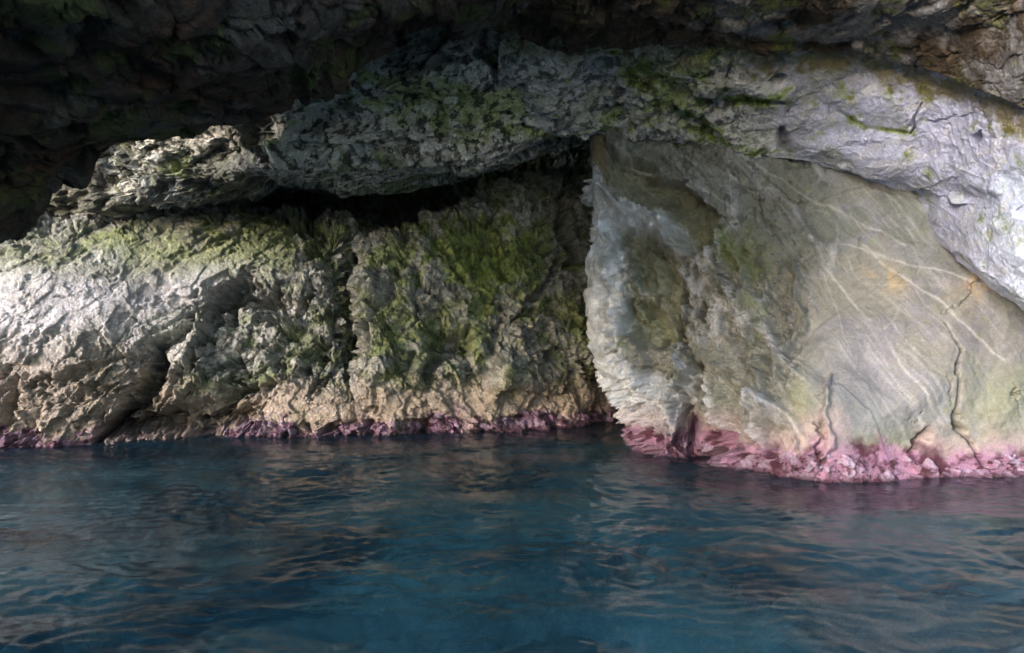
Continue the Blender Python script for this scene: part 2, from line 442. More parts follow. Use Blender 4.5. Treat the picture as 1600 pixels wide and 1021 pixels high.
def fnB(P, N, u, v):
    d, pits = crag(P, .74, -.85, 11, 1.8, 1.15, .8)
    uu, vv = u + 16 * fbm(P * 1.7, 4, .6, seed=5), v + 16 * fbm(P * 1.7 + 4, 4, .6, seed=5)
    for pts, w, k in [(((665, 590), (700, 545), (725, 510)), 22, .8), (((800, 500), (830, 470), (870, 435), (900, 400)), 8, .5), (((600, 330), (660, 420), (640, 500)), 8, .25), (((640, 560), (600, 600), (590, 640)), 10, .35), (((880, 280), (885, 340), (905, 420)), 10, .8),
                      (((700, 560), (650, 620), (630, 640)), 9, .3), (((815, 650), (850, 620), (900, 605)), 17, .5), (((930, 640), (945, 590), (940, 560)), 14, .7),
                      (((575, 690), (580, 650), (590, 640)), 9, .5), (((665, 685), (675, 650)), 7, .4), (((740, 430), (780, 330)), 6, .25),
                      (((780, 500), (760, 560), (740, 600)), 9, .3), (((850, 550), (880, 570)), 17, .35), (((560, 560), (600, 470), (620, 420)), 8, .25)]:
        d = d - k * groove(uu, vv, pts, w)
    d = d + .3 * groove(u, v, ((590, 630), (610, 540)), 24) + .35 * groove(u, v, ((770, 620), (800, 560), (810, 520)), 26) + .2 * groove(u, v, ((830, 290), (800, 400)), 30)
    n = fbm(P * .8 + 3, 5, .6, seed=50); n2 = fbm(P * 3.1, 4, .6, seed=51)
    c = mix(np.broadcast_to(GREY, P.shape), np.broadcast_to(C(.21, .26, .075), P.shape), smooth(n + .6 * n2, -.35, .45) * .8)
    c = mix(c, np.broadcast_to(C(.24, .29, .06), P.shape), np.clip(smooth(blob(u, v, 745, 395, 85, 70) + .4 * n2, .25, .8), 0, 1) * .9)
    c = mix(c, np.broadcast_to(LIME * .75, P.shape), np.clip(smooth(blob(u, v, 800, 300, 90, 26, -.35) + .5 * n2, .3, .9), 0, 1) * .7)
    c = mix(c, np.broadcast_to(C(.33, .28, .2), P.shape), smooth(v + 40 * n, 570, 640) * .6)
    c = specks(P, c, 150, .6, .14)
    band = smooth(P[..., 2], .22, .32) * smooth(P[..., 2] + .25 * n, 1.0, .65)
    d = d * (1 - .6 * band) + .08 * band
    c = shore_colour(P, c, .75, 13)
    return d, c, None
wallB = build("rock_outcrop", ctrlB, 600, 620, fnB, M_CRAG, lean=.8)
tag(wallB, "green mossy rock outcrop at the back, between the dark cleft and the pale prow", "rock outcrop")
build("coralline_crust", ctrlB, 120, 950, crust_fn(fnB, 70, .36), M_CRUST, wallB, lean=.8, t0=2.7, t1=3.95, c0=1.0)

# ------------------------------------------------------------------ right slab with its prow
def slab_col(pts):
    rows = []
    p0 = pts[0]
    for zu in (-3.2, -1.4, -.5): rows.append(under(p0[0], p0[1], wl(p0[1]), zu))
    rows.append(at(p0[0], p0[1], wl(p0[1])))
    for px, py, Y in pts[1:]: rows.append(at(px, py, Y))
    return rows
cols = []
edge = slab_col([(1000, 703, 0), (980, 640, 13.15), (945, 555, 13.05), (932, 450, 12.9), (926, 350, 12.9), (922, 262, 13.0), (928, 195, 13.3), (950, 100, 14.2)])
cols.append([(x + 1.5, y + 4.5, z) for x, y, z in edge])
cols.append([(x + .35, y + 1.3, z) for x, y, z in edge])
cols.append(edge)
for px, w, ys in [(1030, 714, (12.35, 12.4, 12.5, 12.55, 12.7, 13.0, 14.0)), (1100, 716, (11.95, 12.05, 12.15, 12.2, 12.3, 12.7, 13.7)), (1180, 738, (11.2, 11.5, 11.7, 11.85, 12.0, 12.4, 13.4)),
                  (1280, 750, (10.65, 11.0, 11.3, 11.5, 11.7, 12.1, 13.1)), (1400, 752, (10.5, 10.8, 11.1, 11.3, 11.5, 11.9, 12.9)),
                  (1520, 747, (10.6, 10.8, 11.0, 11.1, 11.2, 11.6, 12.6)), (1640, 738, (10.9, 10.9, 10.9, 10.9, 11.0, 11.4, 12.4)), (1800, 735, (11.2, 11.1, 11.0, 11.0, 11.0, 11.4, 12.4)), (2050, 740, (11.4, 11.3, 11.2, 11.2, 11.2, 11.6, 12.6))]:
    cols.append(slab_col([(px, w, 0)] + [(px, py, Y) for py, Y in zip((640, 550, 450, 350, 262, 195, 100), ys)]))
ctrlS = [list(r) for r in zip(*cols)]
def fnS(P, N, u, v):
    cg, pits = crag(P, .6, -1.2, 21, 2.4, .9)
    hold = smooth(u, 925, 965)
    cg = cg * (.2 + .8 * hold)
    ku, kv = u + 13 * fbm(P * 2.6, 5, .72, seed=6), v + 13 * fbm(P * 2.6 + 4, 5, .72, seed=6)
    brk = smooth(fbm(P * 2.2, 3, seed=8), -.45, -.05)
    flow = ridged(rot(P, -1.3) * np.array((.7, 1, 1.9)) + 4, 5, seed=26)
    wsm = smooth(u + 40 * fbm(P * .6, 3, seed=27) + .12 * (v - 450), 1230, 1330)
    wleft = 1 - smooth(u - .0 * v, 1060, 1200)
    rough = (1 - wsm)
    upper = smooth(v, 380, 300)                              # calm bedding planes in the upper part
    F1, F2, f, r = worley(rot(P, -.55) * np.array((.5, .8, 1.5)), 28)
    F3, F4, f2, r2 = worley(P * np.array((.45, .8, .45)) + 8, 29)
    d = cg * (.15 + .60 * wleft) * (.4 + .6 * smooth(u, 935, 1010)) * rough * (1 - .6 * upper) + (flow - .8) * .20 * rough * (.4 + .6 * smooth(u, 935, 1010)) * (1 - .5 * upper) + f2 * (.035 * wsm + .16 * (1 - hold)) + f * .10 * upper
    d = d + fbm(P * .5, 3, seed=30) * .25 + fbm(P * 3, 4, .6, seed=31) * .02
    Fa, Fb, fa, ra = worley(rot(P, -1.0) * np.array((2.2, 3.0, 4.2)), 35); Fc, Fd, fc, rc = worley(P * 7.5, 36)
    d = d + (fa * .15 + fc * .06) * smooth(u, 925, 950) * (1 - smooth(u, 1090, 1240))
    uu, vv = u + 13 * fbm(P * 1.9, 4, .6, seed=5), v + 13 * fbm(P * 1.9 + 4, 4, .6, seed=5)
    # olive facet under the topmost bedding plane, above the pale jagged ridge
    fac = poly_mask(uu, vv, [(890, 190), (938, 205), (1010, 245), (1060, 290), (1122, 335), (1120, 372), (1072, 400), (1040, 345), (975, 305), (930, 268), (890, 255)], 5)
    d = d * (1 - .7 * fac) - fac * (.42 + .15 * smooth(v, 330, 220)) * smooth(u, 905, 990)
    rec = poly_mask(uu, vv, [(960, 350), (1020, 360), (1058, 400), (1068, 470), (1060, 530), (1000, 545), (975, 500), (985, 430), (955, 390)], 8)
    d = d - rec * .32
    for pts, w, k in [(((1072, 425), (1062, 500), (1052, 560)), 7, .35), (((1085, 575), (1075, 640), (1082, 700)), 16, .50), (((1100, 722), (1130, 690), (1160, 698)), 18, .55),
                      (((1020, 590), (1030, 620)), 16, .3), (((1470, 500), (1500, 600), (1503, 650), (1525, 700), (1552, 752)), 2.6, .34), (((1440, 705), (1458, 672)), 8, .4), (((1095, 470), (1108, 505)), 5, .3), (((1225, 200), (1230, 240)), 8, .3)]:
        d = d - k * groove(uu, vv, pts, w)
    for pts, w, k in [(((930, 205), (1000, 243), (1062, 292), (1112, 335), (1120, 372)), 3.5, .22), (((1076, 402), (1066, 470), (1060, 560)), 3.5, .25), (((960, 560), (1000, 575), (1030, 560)), 3, .14), (((948, 205), (946, 268)), 2.5, .10),
                      (((1465, 500), (1530, 430), (1560, 400)), 2.2, .10), (((1284, 745), (1276, 650), (1272, 610)), 2.6, .16),
                      (((1220, 520), (1240, 560), (1215, 610)), 4, .12), (((1472, 590), (1495, 640)), 2.0, .10), (((1580, 590), (1590, 640)), 2.2, .12), (((1360, 330), (1340, 420)), 1.8, .05),
                      (((1180, 300), (1260, 420), (1250, 520)), 2.6, .09), (((1120, 240), (1200, 330), (1240, 420)), 2.4, .08), (((1440, 640), (1420, 690)), 2, .08), (((1530, 560), (1510, 600)), 1.8, .07)]:
        d = d - k * groove(ku, kv, pts, w) * brk
    for pts, w, k in [(((930, 285), (965, 315), (1030, 335), (1078, 400)), 12, .36), (((940, 330), (955, 450), (962, 540)), 9, .14), (((965, 330), (985, 420), (1000, 500)), 6, .12), (((1290, 600), (1292, 690), (1285, 720)), 6, .13),
                      (((1150, 420), (1165, 500), (1195, 560), (1175, 640)), 8, .2), (((1120, 350), (1165, 440), (1185, 520)), 8, .18), (((1240, 400), (1245, 500), (1205, 600)), 8, .2),
                      (((1060, 560), (1050, 620), (1045, 690)), 11, .25), (((1180, 690), (1210, 640), (1240, 690)), 9, .14), (((1090, 400), (1140, 470), (1180, 560), (1210, 660)), 7, .16)]:
        d = d + k * groove(uu, vv, pts, w)
    for pts, w, k in [(((930, 300), (950, 380), (945, 470), (960, 540)), 3, .12), (((960, 320), (985, 400), (990, 470)), 3, .10), (((925, 330), (935, 420)), 3, .1), (((1000, 325), (1040, 350), (1075, 405)), 3, .12), (((960, 560), (990, 640), (1000, 700)), 4, .12), (((1010, 560), (1030, 640), (1040, 700)), 4, .12), (((1120, 380), (1150, 470), (1160, 560)), 3, .1), (((1150, 370), (1190, 460), (1200, 560)), 3, .1), (((1170, 400), (1230, 520)), 3, .08), (((1235, 420), (1225, 520), (1240, 600)), 3, .1), (((1175, 600), (1200, 660), (1190, 700)), 4, .12)]:
        gg = groove(ku, kv, pts, w); d = d + k * gg * hold; flow = flow + .8 * gg
    n = fbm(P * .7, 5, .6, seed=32); n2 = fbm(P * 3.2, 4, .62, seed=33)
    crest = smooth(flow, .75, 1.35) * rough; dip = smooth(flow + .3 * n2, .75, .35) * rough
    c = mix(np.broadcast_to(C(.155, .168, .145), P.shape), np.broadcast_to(C(.215, .213, .228), P.shape), smooth(n + .3 * n2, -.3, .5))
    c = mix(c, np.broadcast_to(C(.36, .36, .34), P.shape), rough * .5)
    c = mix(c, np.broadcast_to(C(.215, .20, .23), P.shape), blob(u, v, 1400, 560, 180, 120) * .8)
    c = mix(c, np.broadcast_to(C(.21, .205, .14), P.shape), smooth(n - .3 * n2, .05, .6) * .5)
    c = mix(c, np.broadcast_to(LIME * .8, P.shape), np.clip(smooth(blob(u, v, 1150, 390, 60, 50) + .5 * n2, .35, .95), 0, 1) * .6)
    c = mix(c, np.broadcast_to(MOSS * 1.4, P.shape), np.clip(smooth(blob(u, v, 1100, 380, 30, 50) + .5 * n2, .35, .95), 0, 1) * .6)
    c = mix(c, np.broadcast_to(C(.60, .60, .61), P.shape), crest * .85 * (1 - upper * .6))
    c = mix(c, np.broadcast_to(C(.20, .21, .15), P.shape), dip * .35)
    gp = groove(u, v, ((1130, 360), (1170, 430), (1190, 520)), 26) + groove(u, v, ((980, 420), (1010, 500), (1040, 530)), 24) + .8 * blob(u, v, 1085, 385, 24, 30)
    c = mix(c, np.broadcast_to(C(.20, .25, .07), P.shape), np.clip(smooth(gp + .9 * n2, .45, 1.2), 0, 1) * .45)
    c = specks(P, c, 160, .45 * rough, .18)
    c = mix(c, C(.165, .16, .085) * (1 + .5 * n2)[..., None], fac * .72)
    c = mix(c, np.broadcast_to(BROWN, P.shape), poly_mask(uu, vv, [(900, 190), (950, 205), (935, 262), (900, 250)], 6) * .7)
    st = fbm(rot(P + .05 * fbm(P * 1.5, 2, seed=61)[..., None], -.98) * np.array((.8, 3, 21.0)), 4, .6, seed=62)
    c = mix(c, np.broadcast_to(C(.44, .44, .43), P.shape), smooth(st, .10, .55) * .30 * smooth(fbm(P * .8 + 9, 2, seed=63), -.3, .3))
    c = mix(c, np.broadcast_to(C(.12, .125, .10), P.shape), smooth(-st, .25, .7) * .25)
    veins = 0; wob1 = fbm(P * 1.8, 4, .6, seed=9); wob2 = fbm(P * 1.8 + 5, 4, .6, seed=9)
    for k, (x0, y0, x1, y1) in enumerate([(1230, 330, 1500, 690), (1330, 330, 1450, 470), (1100, 215, 1330, 420), (1150, 250, 1420, 380), (1380, 280, 1480, 460), (1200, 300, 1260, 400), (960, 215, 1150, 330),
                                          (1420, 300, 1560, 380), (1260, 290, 1400, 520), (1350, 380, 1560, 560), (1290, 420, 1330, 560), (1000, 230, 1300, 330), (1060, 235, 1180, 300), (1180, 420, 1460, 450), (1440, 420, 1380, 520), (1240, 350, 1600, 470)]):
        dd, t = line_dist(u + 5 * wob1, v + 5 * wob2, ((x0, y0), (x1, y1)))
        veins = np.maximum(veins, (.45 + .4 * (k % 3 == 0)) * np.exp(-(dd / (1.2 + .6 * (k % 3 == 0))) ** 2) * smooth(fbm(P * 1.3 + k, 3, .6, seed=10), -.5, .1))
    c = mix(c, np.broadcast_to(C(.62, .60, .58), P.shape), veins * .5)
    pale = poly_mask(ku, kv, [(880, 240), (900, 255), (960, 298), (1040, 330), (1088, 405), (1052, 385), (1005, 352), (972, 372), (978, 450), (966, 550), (1000, 590), (1052, 600), (1060, 720), (985, 720), (930, 600), (890, 530)], 13)
    c = mix(c, np.broadcast_to(C(.22, .23, .14), P.shape), rec * .6)
    c = mix(c, C(.68, .71, .75) * (1 + .25 * n2)[..., None], pale * (.45 + .45 * smooth(fbm(P * 2.6, 4, .65, seed=37), -.35, .3)))  # side light on the left-facing prow put into its pale colour
    c = mix(c, np.broadcast_to(OCHRE, P.shape), np.clip(.7 * blob(u, v, 1385, 432, 30, 16, .6) + blob(u, v, 1578, 482, 22, 6) + .6 * blob(u, v, 1530, 440, 40, 20, -.7), 0, 1) * smooth(n2, -.5, .2) * .8)
    c = mix(c, np.broadcast_to(C(.25, .25, .13), P.shape), np.clip(blob(u, v, 1390, 710, 90, 30) + blob(u, v, 1560, 630, 60, 60) + blob(u, v, 1250, 640, 20, 60), 0, 1) * .5)
    z = P[..., 2] + .16 * fbm(P * 1.1, 3, seed=34) + .12 * fbm(P * 4, 3, seed=35)
    pk = smooth(z, .50, .25)
    c = mix(c, np.broadcast_to(C(.42, .28, .28), P.shape), smooth(z, .95, .35) * .55 * (1 - smooth(u, 1300, 1340) * (1 - smooth(u, 1430, 1460))))
    c = mix(c, mix(np.broadcast_to(PINK, P.shape), np.broadcast_to(MAROON, P.shape), smooth(n2, -.2, .4)), pk)
    return d, c, np.clip(.22 + .78 * rough + .5 * pk, 0, 1)
slab = build("rock_slab", ctrlS, 700, 760, fnS, M_SLAB)
tag(slab, "large smooth grey-green rock slab on the right with a pale craggy prow", "rock slab")
build("coralline_crust", ctrlS, 150, 1400, crust_fn(fnS, 80, .40), M_CRUST, slab, t0=2.7, t1=3.8, c0=1.6)

# ------------------------------------------------------------------ back ceiling over the dark recess
T = {-250: [(140, 9.5), (190, 10.5), (240, 11.5), (300, 13), (340, 14.5), (365, 17), (372, 24)],
     100: [(110, 10), (180, 11), (235, 12), (290, 13.2), (335, 14.4), (350, 17), (358, 24)],
     290: [(80, 9.5), (150, 10.5), (205, 11.7), (250, 12.6), (305, 13.8), (330, 16.5), (338, 24)],
     440: [(60, 9.5), (120, 10.6), (175, 11.5), (222, 12.2), (262, 13.0), (300, 16), (308, 24)],
     600: [(40, 9.5), (105, 10.4), (165, 11.4), (222, 12.0), (264, 12.9), (292, 16), (300, 24)],
     740: [(30, 9.3), (90, 10.2), (150, 11.2), (200, 12.0), (248, 13.0), (262, 16), (272, 24)],
     840: [(20, 9.3), (80, 10.3), (140, 11.4), (176, 12.3), (218, 13.3), (234, 16), (250, 24)],
     930: [(20, 9.6), (80, 10.8), (125, 12), (150, 13), (184, 14), (205, 16.5), (225, 24)],
     1080: [(20, 10), (80, 11.2), (125, 12.6), (160, 14), (190, 15), (210, 17), (220, 24)]}
T = {px: [(r[0][0] - 110, r[4][1] - (r[4][1] - r[0][1]) * .5)] + [(py, r[4][1] - (r[4][1] - Y) * .45) if k < 4 else (py, Y) for k, (py, Y) in enumerate(r)] for px, r in T.items()}
ctrlM = [[at(px, *T[px][k]) for px in sorted(T)] for k in range(8)]
def fnM(P, N, u, v):
    d, pits = crag(P, .60, .25, 31, 1.9, .8)
    uu, vv = u + 9 * perlin(P * 2.2, 5), v + 9 * perlin(P * 2.2 + 4, 5)
    d = d + .22 * groove(uu, vv, ((540, 215), (620, 240), (740, 240), (880, 195)), 26) + .2 * groove(uu, vv, ((470, 150), (600, 140), (700, 110)), 16)
    d = d + .25 * groove(uu, vv, ((370, 195), (400, 235), (440, 235), (460, 190)), 10) - .3 * blob(uu, vv, 420, 200, 18, 18) - .4 * blob(uu, vv, 500, 190, 36, 18)
    d = d - .45 * groove(uu, vv, ((380, 275), (440, 300), (520, 290)), 18) - .4 * groove(uu, vv, ((740, 85), (800, 90), (815, 75)), 15) - .25 * groove(uu, vv, ((620, 110), (700, 95)), 9)
    n = fbm(P * .9 + 8, 5, .6, seed=54); n2 = fbm(P * 3.6, 4, .6, seed=55)
    c = mix(np.broadcast_to(C(.68, .66, .58), P.shape), np.broadcast_to(C(.20, .235, .09), P.shape), smooth(n * .9 + .9 * n2, .0, .5) * .8)
    g = groove(u, v, ((580, 120), (700, 150), (830, 165), (870, 130)), 26) + groove(u, v, ((370, 195), (400, 235), (440, 235), (460, 190)), 12) + .7 * groove(u, v, ((560, 150), (700, 190), (850, 200)), 40) + blob(u, v, 270, 265, 50, 25) + blob(u, v, 370, 300, 40, 22)
    c = mix(c, np.broadcast_to(LIME * 1.4, P.shape), np.clip(smooth(g + .8 * n2, .3, 1.0), 0, 1) * .85)
    c = mix(c, np.broadcast_to(C(.68, .60, .54), P.shape), np.clip(groove(u, v, ((600, 235), (700, 245), (860, 220)), 20) + .6 * blob(u, v, 340, 220, 60, 16), 0, 1) * .7)  # warm highlight along the ceiling lip painted into the colour
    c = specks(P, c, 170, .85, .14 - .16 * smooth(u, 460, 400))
    c = mix(c, np.broadcast_to(C(.15, .145, .115), P.shape), smooth(u, 480, 400) * smooth(n, -.5, .2) * .85)  # left strip darkened in colour to stand for shade under the overhang
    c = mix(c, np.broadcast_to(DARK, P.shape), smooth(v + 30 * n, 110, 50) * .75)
    return d, c, None
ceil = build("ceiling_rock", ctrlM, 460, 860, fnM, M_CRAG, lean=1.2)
tag(ceil, "lumpy grey and green rock ceiling hanging over the black recess at the back", "ceiling rock")

# ------------------------------------------------------------------ pale ledge sweeping to the right
B = [(780, (20, 9.7), (75, 10.3), (110, 11.3), (140, 12.2), (165, 12.8)), (860, (30, 9.6), (82, 10.2), (125, 11.2), (165, 12.1), (192, 12.9)),
     (950, (30, 9.3), (82, 9.9), (120, 10.9), (165, 11.9), (205, 12.7)), (1050, (30, 9.1), (86, 9.7), (125, 10.6), (175, 11.5), (215, 12.2)),
     (1150, (30, 8.9), (90, 9.5), (135, 10.3), (190, 11.0), (242, 11.6)), (1250, (25, 8.6), (88, 9.2), (135, 9.9), (195, 10.6), (248, 11.2)),
     (1350, (25, 8.3), (90, 8.9), (145, 9.6), (205, 10.2), (262, 10.8)), (1450, (50, 8.0), (118, 8.6), (170, 9.2), (230, 9.8), (292, 10.4)),
     (1530, (85, 7.7), (150, 8.3), (205, 8.8), (262, 9.2), (314, 9.8)), (1556, (95, 7.6), (165, 8.2), (235, 8.6), (310, 9.0), (385, 9.5)), (1602, (110, 7.5), (190, 8.0), (275, 8.4), (370, 8.8), (462, 9.2)),
     (1700, (150, 7.2), (235, 7.7), (330, 8.0), (430, 8.4), (530, 8.9)), (1850, (220, 6.8), (310, 7.2), (400, 7.7), (500, 8.2), (600, 8.7))]
B = [(b[0],) + tuple((py, b[5][1] - (b[5][1] - Y) * .5 + (.38 if 900 < b[0] < 1500 else 0)) for py, Y in b[1:]) for b in B]
ctrlL = [[at(b[0], *b[k]) for b in B] for k in range(1, 6)]
ctrlL.append([(lambda q: (q[0], q[1] + .5, q[2] + .12))(at(b[0], *b[5])) for b in B])
ctrlL.append([(lambda q: (q[0], q[1] + 3.0, q[2] + 1.2))(at(b[0], *b[5])) for b in B])
def fnL(P, N, u, v):
    d, pits = crag(P, .42, .2, 41, 1.5)
    k = 1 - .72 * smooth(u, 1080, 1300)
    d = d * k + fbm(P * .6, 3, seed=42) * .20 + ridged(rot(P, .45) * np.array((.5, 1, 1.4)), 4, seed=44) * .06
    uu, vv = u + 6 * perlin(P * 2.2, 5), v + 6 * perlin(P * 2.2 + 4, 5)
    d = d + .12 * groove(uu, vv, ((1130, 130), (1200, 145), (1240, 135)), 26) + .13 * groove(uu, vv, ((1300, 150), (1380, 165), (1430, 180)), 36) + .1 * groove(u, v, ((1250, 225), (1400, 250), (1560, 300)), 24)
    for pts, w, kk in [(((1422, 206), (1430, 190), (1428, 178), (1440, 160)), 2.4, .10), (((1520, 225), (1528, 205)), 5, .3), (((1310, 175), (1350, 200), (1420, 205)), 6, .03), (((1222, 200), (1228, 240)), 10, .35),
                       (((1060, 165), (1080, 200), (1120, 215)), 10, .3), (((1205, 118), (1225, 116)), 6, .25), (((1225, 158), (1100, 160), (1000, 110)), 9, .18)]:
        d = d - kk * groove(uu, vv, pts, w)
    n = fbm(P * .9 + 2, 5, .6, seed=45); n2 = fbm(P * 3.6, 4, .62, seed=46)
    c = mix(np.broadcast_to(C(.52, .51, .49), P.shape), np.broadcast_to(LAV * 1.08, P.shape), smooth(u + 60 * n, 1120, 1330))  # lavender towards the right is skylight put into the rock colour
    c = mix(c, np.broadcast_to(C(.54, .60, .73), P.shape), smooth(u + 30 * n2, 1480, 1600) * smooth(v, 220, 300))  # bluish bright end: daylight from the right opening painted in
    c = mix(c, np.broadcast_to(C(.22, .22, .19), P.shape), smooth(n + .5 * n2, .1, .7) * .5 * (1 - .7 * smooth(u, 1200, 1400)))
    g = groove(u, v, ((960, 90), (1010, 120), (1060, 160), (1110, 205)), 34) + groove(u, v, ((1100, 160), (1200, 155), (1240, 130)), 12) + groove(u, v, ((1070, 200), (1150, 236), (1220, 238)), 10) + groove(u, v, ((1310, 172), (1350, 198), (1430, 205)), 7) + .8 * blob(u, v, 960, 190, 36, 22) + .7 * groove(u, v, ((1170, 60), (1100, 100), (1000, 100)), 30)
    c = mix(c, np.broadcast_to(C(.24, .31, .08), P.shape), np.clip(smooth(g + .8 * n2, .2, .9), 0, 1) * .9)
    c = mix(c, np.broadcast_to(MOSS, P.shape), np.clip(smooth(g + 1.1 * n2, .9, 1.4), 0, 1) * .9)
    fl = ridged(rot(P, .55) * np.array((.45, 1, 2.2)) + 3, 4, seed=47)
    c = mix(c, np.broadcast_to(C(.62, .61, .60), P.shape), smooth(fl, .8, 1.4) * .45)
    c = mix(c, np.broadcast_to(C(.30, .31, .20), P.shape), smooth(fbm(P * 1.4 + 50, 4, .6, seed=48), .05, .55) * .5 * (1 - .5 * smooth(u, 1300, 1450)))
    br = groove(u, v, ((1180, 86), (1330, 90), (1430, 116), (1520, 152), (1600, 192), (1700, 245)), 24, False)
    c = specks(P, c, 180, .7 * (1 - .85 * smooth(u, 1080, 1300)), .10)
    c = mix(c, np.broadcast_to(C(.20, .165, .06), P.shape), np.clip(smooth(br + .5 * n2, .25, 1.0), 0, 1) * .85)
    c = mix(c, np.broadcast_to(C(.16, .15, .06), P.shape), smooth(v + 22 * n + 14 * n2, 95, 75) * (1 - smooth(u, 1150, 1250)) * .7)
    return d, c, None
ledge = build("rock_ledge", ctrlL, 440, 940, fnL, M_LEDGE, lean=.8)
tag(ledge, "pale rock ledge in lavender skylight, streaked with green algae sweeping down to the right above the slab", "rock ledge")

# ------------------------------------------------------------------ roof overhead, right and centre
lipR = [(600, 35, 9.9), (720, 48, 9.8), (820, 58, 9.7), (900, 78, 9.4), (1000, 80, 9.1), (1100, 86, 8.9), (1200, 86, 8.6), (1320, 80, 8.2), (1420, 100, 7.9), (1500, 128, 7.6), (1600, 172, 7.2), (1720, 240, 6.8), (1900, 330, 6.4)]
lipR = [(px, py, float(np.interp(px, [b[0] for b in B], [b[2][1] for b in B])) - .35) for px, py, _ in lipR]
rows = [[(lambda q: (q[0], q[1] + 1.2, q[2] + 1.5))(at(*p)) for p in lipR], [(lambda q: (q[0], q[1] + .25, q[2] + .28))(at(*p)) for p in lipR], [at(*p) for p in lipR]]
for dY, dz in ((.7, -.02), (1.7, .12), (2.5, .8), (3.5, 2.0), (5.0, 3.6)):  # rear rows are unseen, raised steeply to let skylight in
    rows.append([(lambda q: (q[0], q[1] - dY, q[2] + dz))(at(*p)) for p in lipR])
ctrlR = rows
def fnR(P, N, u, v):
    d, pits = crag(P, .42, .5, 51, 2.3, .6)
    d = d * (1 - .45 * smooth(P[..., 0], 1.5, 3.5)) - .02
    n = fbm(P * 1.1 + 2, 5, .6, seed=56); n2 = fbm(P * 3.9, 4, .62, seed=57)
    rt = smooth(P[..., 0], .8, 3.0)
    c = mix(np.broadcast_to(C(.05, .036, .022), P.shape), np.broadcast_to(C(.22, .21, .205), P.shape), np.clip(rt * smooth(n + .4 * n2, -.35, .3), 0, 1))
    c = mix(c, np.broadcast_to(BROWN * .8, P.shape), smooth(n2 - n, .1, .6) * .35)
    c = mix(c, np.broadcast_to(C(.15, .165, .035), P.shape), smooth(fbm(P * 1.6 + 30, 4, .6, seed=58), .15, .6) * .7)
    return d, c, None
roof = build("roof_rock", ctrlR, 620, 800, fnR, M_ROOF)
tag(roof, "dark brown and grey rock roof along the top edge, from the middle to the right", "roof rock")

# ------------------------------------------------------------------ near dark overhang, upper left
lipO = [(-520, 330, 8.6), (-300, 370, 8.8), (-120, 390, 9.0), (0, 388, 9.0), (70, 335, 9.1), (125, 285, 9.2), (170, 243, 9.3), (260, 220, 9.3), (340, 205, 9.4), (420, 184, 9.5), (490, 154, 9.6), (570, 106, 9.7), (650, 66, 9.8), (740, 46, 9.7), (840, 20, 9.5)]
rows = [[(lambda q: (q[0], q[1] + 2.2, q[2] + 2.0))(at(*p)) for p in lipO], [(lambda q: (q[0], q[1] + .35, q[2] + .3))(at(*p)) for p in lipO], [at(*p) for p in lipO]]
for dY, dz, sp in ((.6, -.05, 1.0), (1.6, .0, 1.0), (3.0, .15, 1.0), (4.6, .3, 1.0), (7, .6, 1.0), (11, .9, 1.0)):  # rear rows are unseen, added overhead to keep light off the ceiling
    rows.append([(lambda q, s_: (q[0] * sp, q[1] - dY * (1 - .5 * s_), q[2] + dz + (2.5 * s_ if dY > 3.5 else 0)))(at(*p), min(1, max(0, p[0] - 350) / 300)) for p in lipO])
def fnO(P, N, u, v):
    d, pits = crag(P, .36, -.6, 61, 1.7, .3)
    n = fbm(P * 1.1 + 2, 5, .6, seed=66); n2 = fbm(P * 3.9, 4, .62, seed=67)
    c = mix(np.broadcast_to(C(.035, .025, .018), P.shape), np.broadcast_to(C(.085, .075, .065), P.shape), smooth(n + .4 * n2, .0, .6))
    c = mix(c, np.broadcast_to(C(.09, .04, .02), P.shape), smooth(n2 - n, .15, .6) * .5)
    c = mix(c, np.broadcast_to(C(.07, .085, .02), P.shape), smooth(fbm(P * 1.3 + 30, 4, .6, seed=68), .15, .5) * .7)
    return d, c, None
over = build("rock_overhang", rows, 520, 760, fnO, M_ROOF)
tag(over, "nearly black rock overhang filling the upper left corner", "rock overhang")

# ------------------------------------------------------------------ sea bed and sunken boulders
def axis(lo, hi, step, far, n):
    core = np.arange(lo, hi + step / 2, step)
    g = np.geomspace(step, far, n)
    return np.concatenate([lo - np.cumsum(g)[::-1], core, hi + np.cumsum(g)])
xs, ys = axis(-14, 14, .08, 60, 26), axis(-4, 20, .08, 60, 26)
X, Y = np.meshgrid(xs, ys)
P = np.stack([X, Y, np.zeros_like(X)], -1)
zb = -1.6 + .4 * fbm(P * .35, 3, seed=80) + .35 * (ridged(P * .8, 4, seed=81) - .8) + .10 * fbm(P * 3, 3, seed=82)
n = fbm(P * .45 + 4, 4, .55, seed=83)
cb = mix(np.broadcast_to(C(.62, .60, .50), P.shape), np.broadcast_to(C(.05, .07, .06), P.shape), smooth(n, .0, .35) * .9)
u, v = proj(P + np.array((0, 0, -1.6)))
pal = sum(blob(u, v, *b) for b in ((540, 770, 90, 34), (60, 925, 150, 40), (200, 905, 40, 26), (560, 930, 130, 40), (1000, 930, 240, 60), (900, 820, 160, 30), (1350, 960, 170, 50)))
drk = sum(blob(u, v, *b) for b in ((710, 765, 120, 32), (490, 890, 100, 30), (255, 915, 60, 20), (380, 985, 110, 26), (1250, 780, 260, 30), (760, 870, 90, 40), (1150, 860, 120, 20), (120, 740, 200, 20), (30, 1005, 90, 24)))
k = n * .8 + 1.3 * drk - 1.2 * pal
cb = mix(np.broadcast_to(C(.80, .80, .70), P.shape), np.broadcast_to(C(.03, .045, .045), P.shape), smooth(k, -.3, .4) * .95)
far = smooth(np.hypot(X, Y - 8), 22, 45)
P[..., 2] = zb * (1 - far) - 9 * far
bed = grid_mesh("seabed", P, cb, M_BED)
tag(bed, kind="structure")

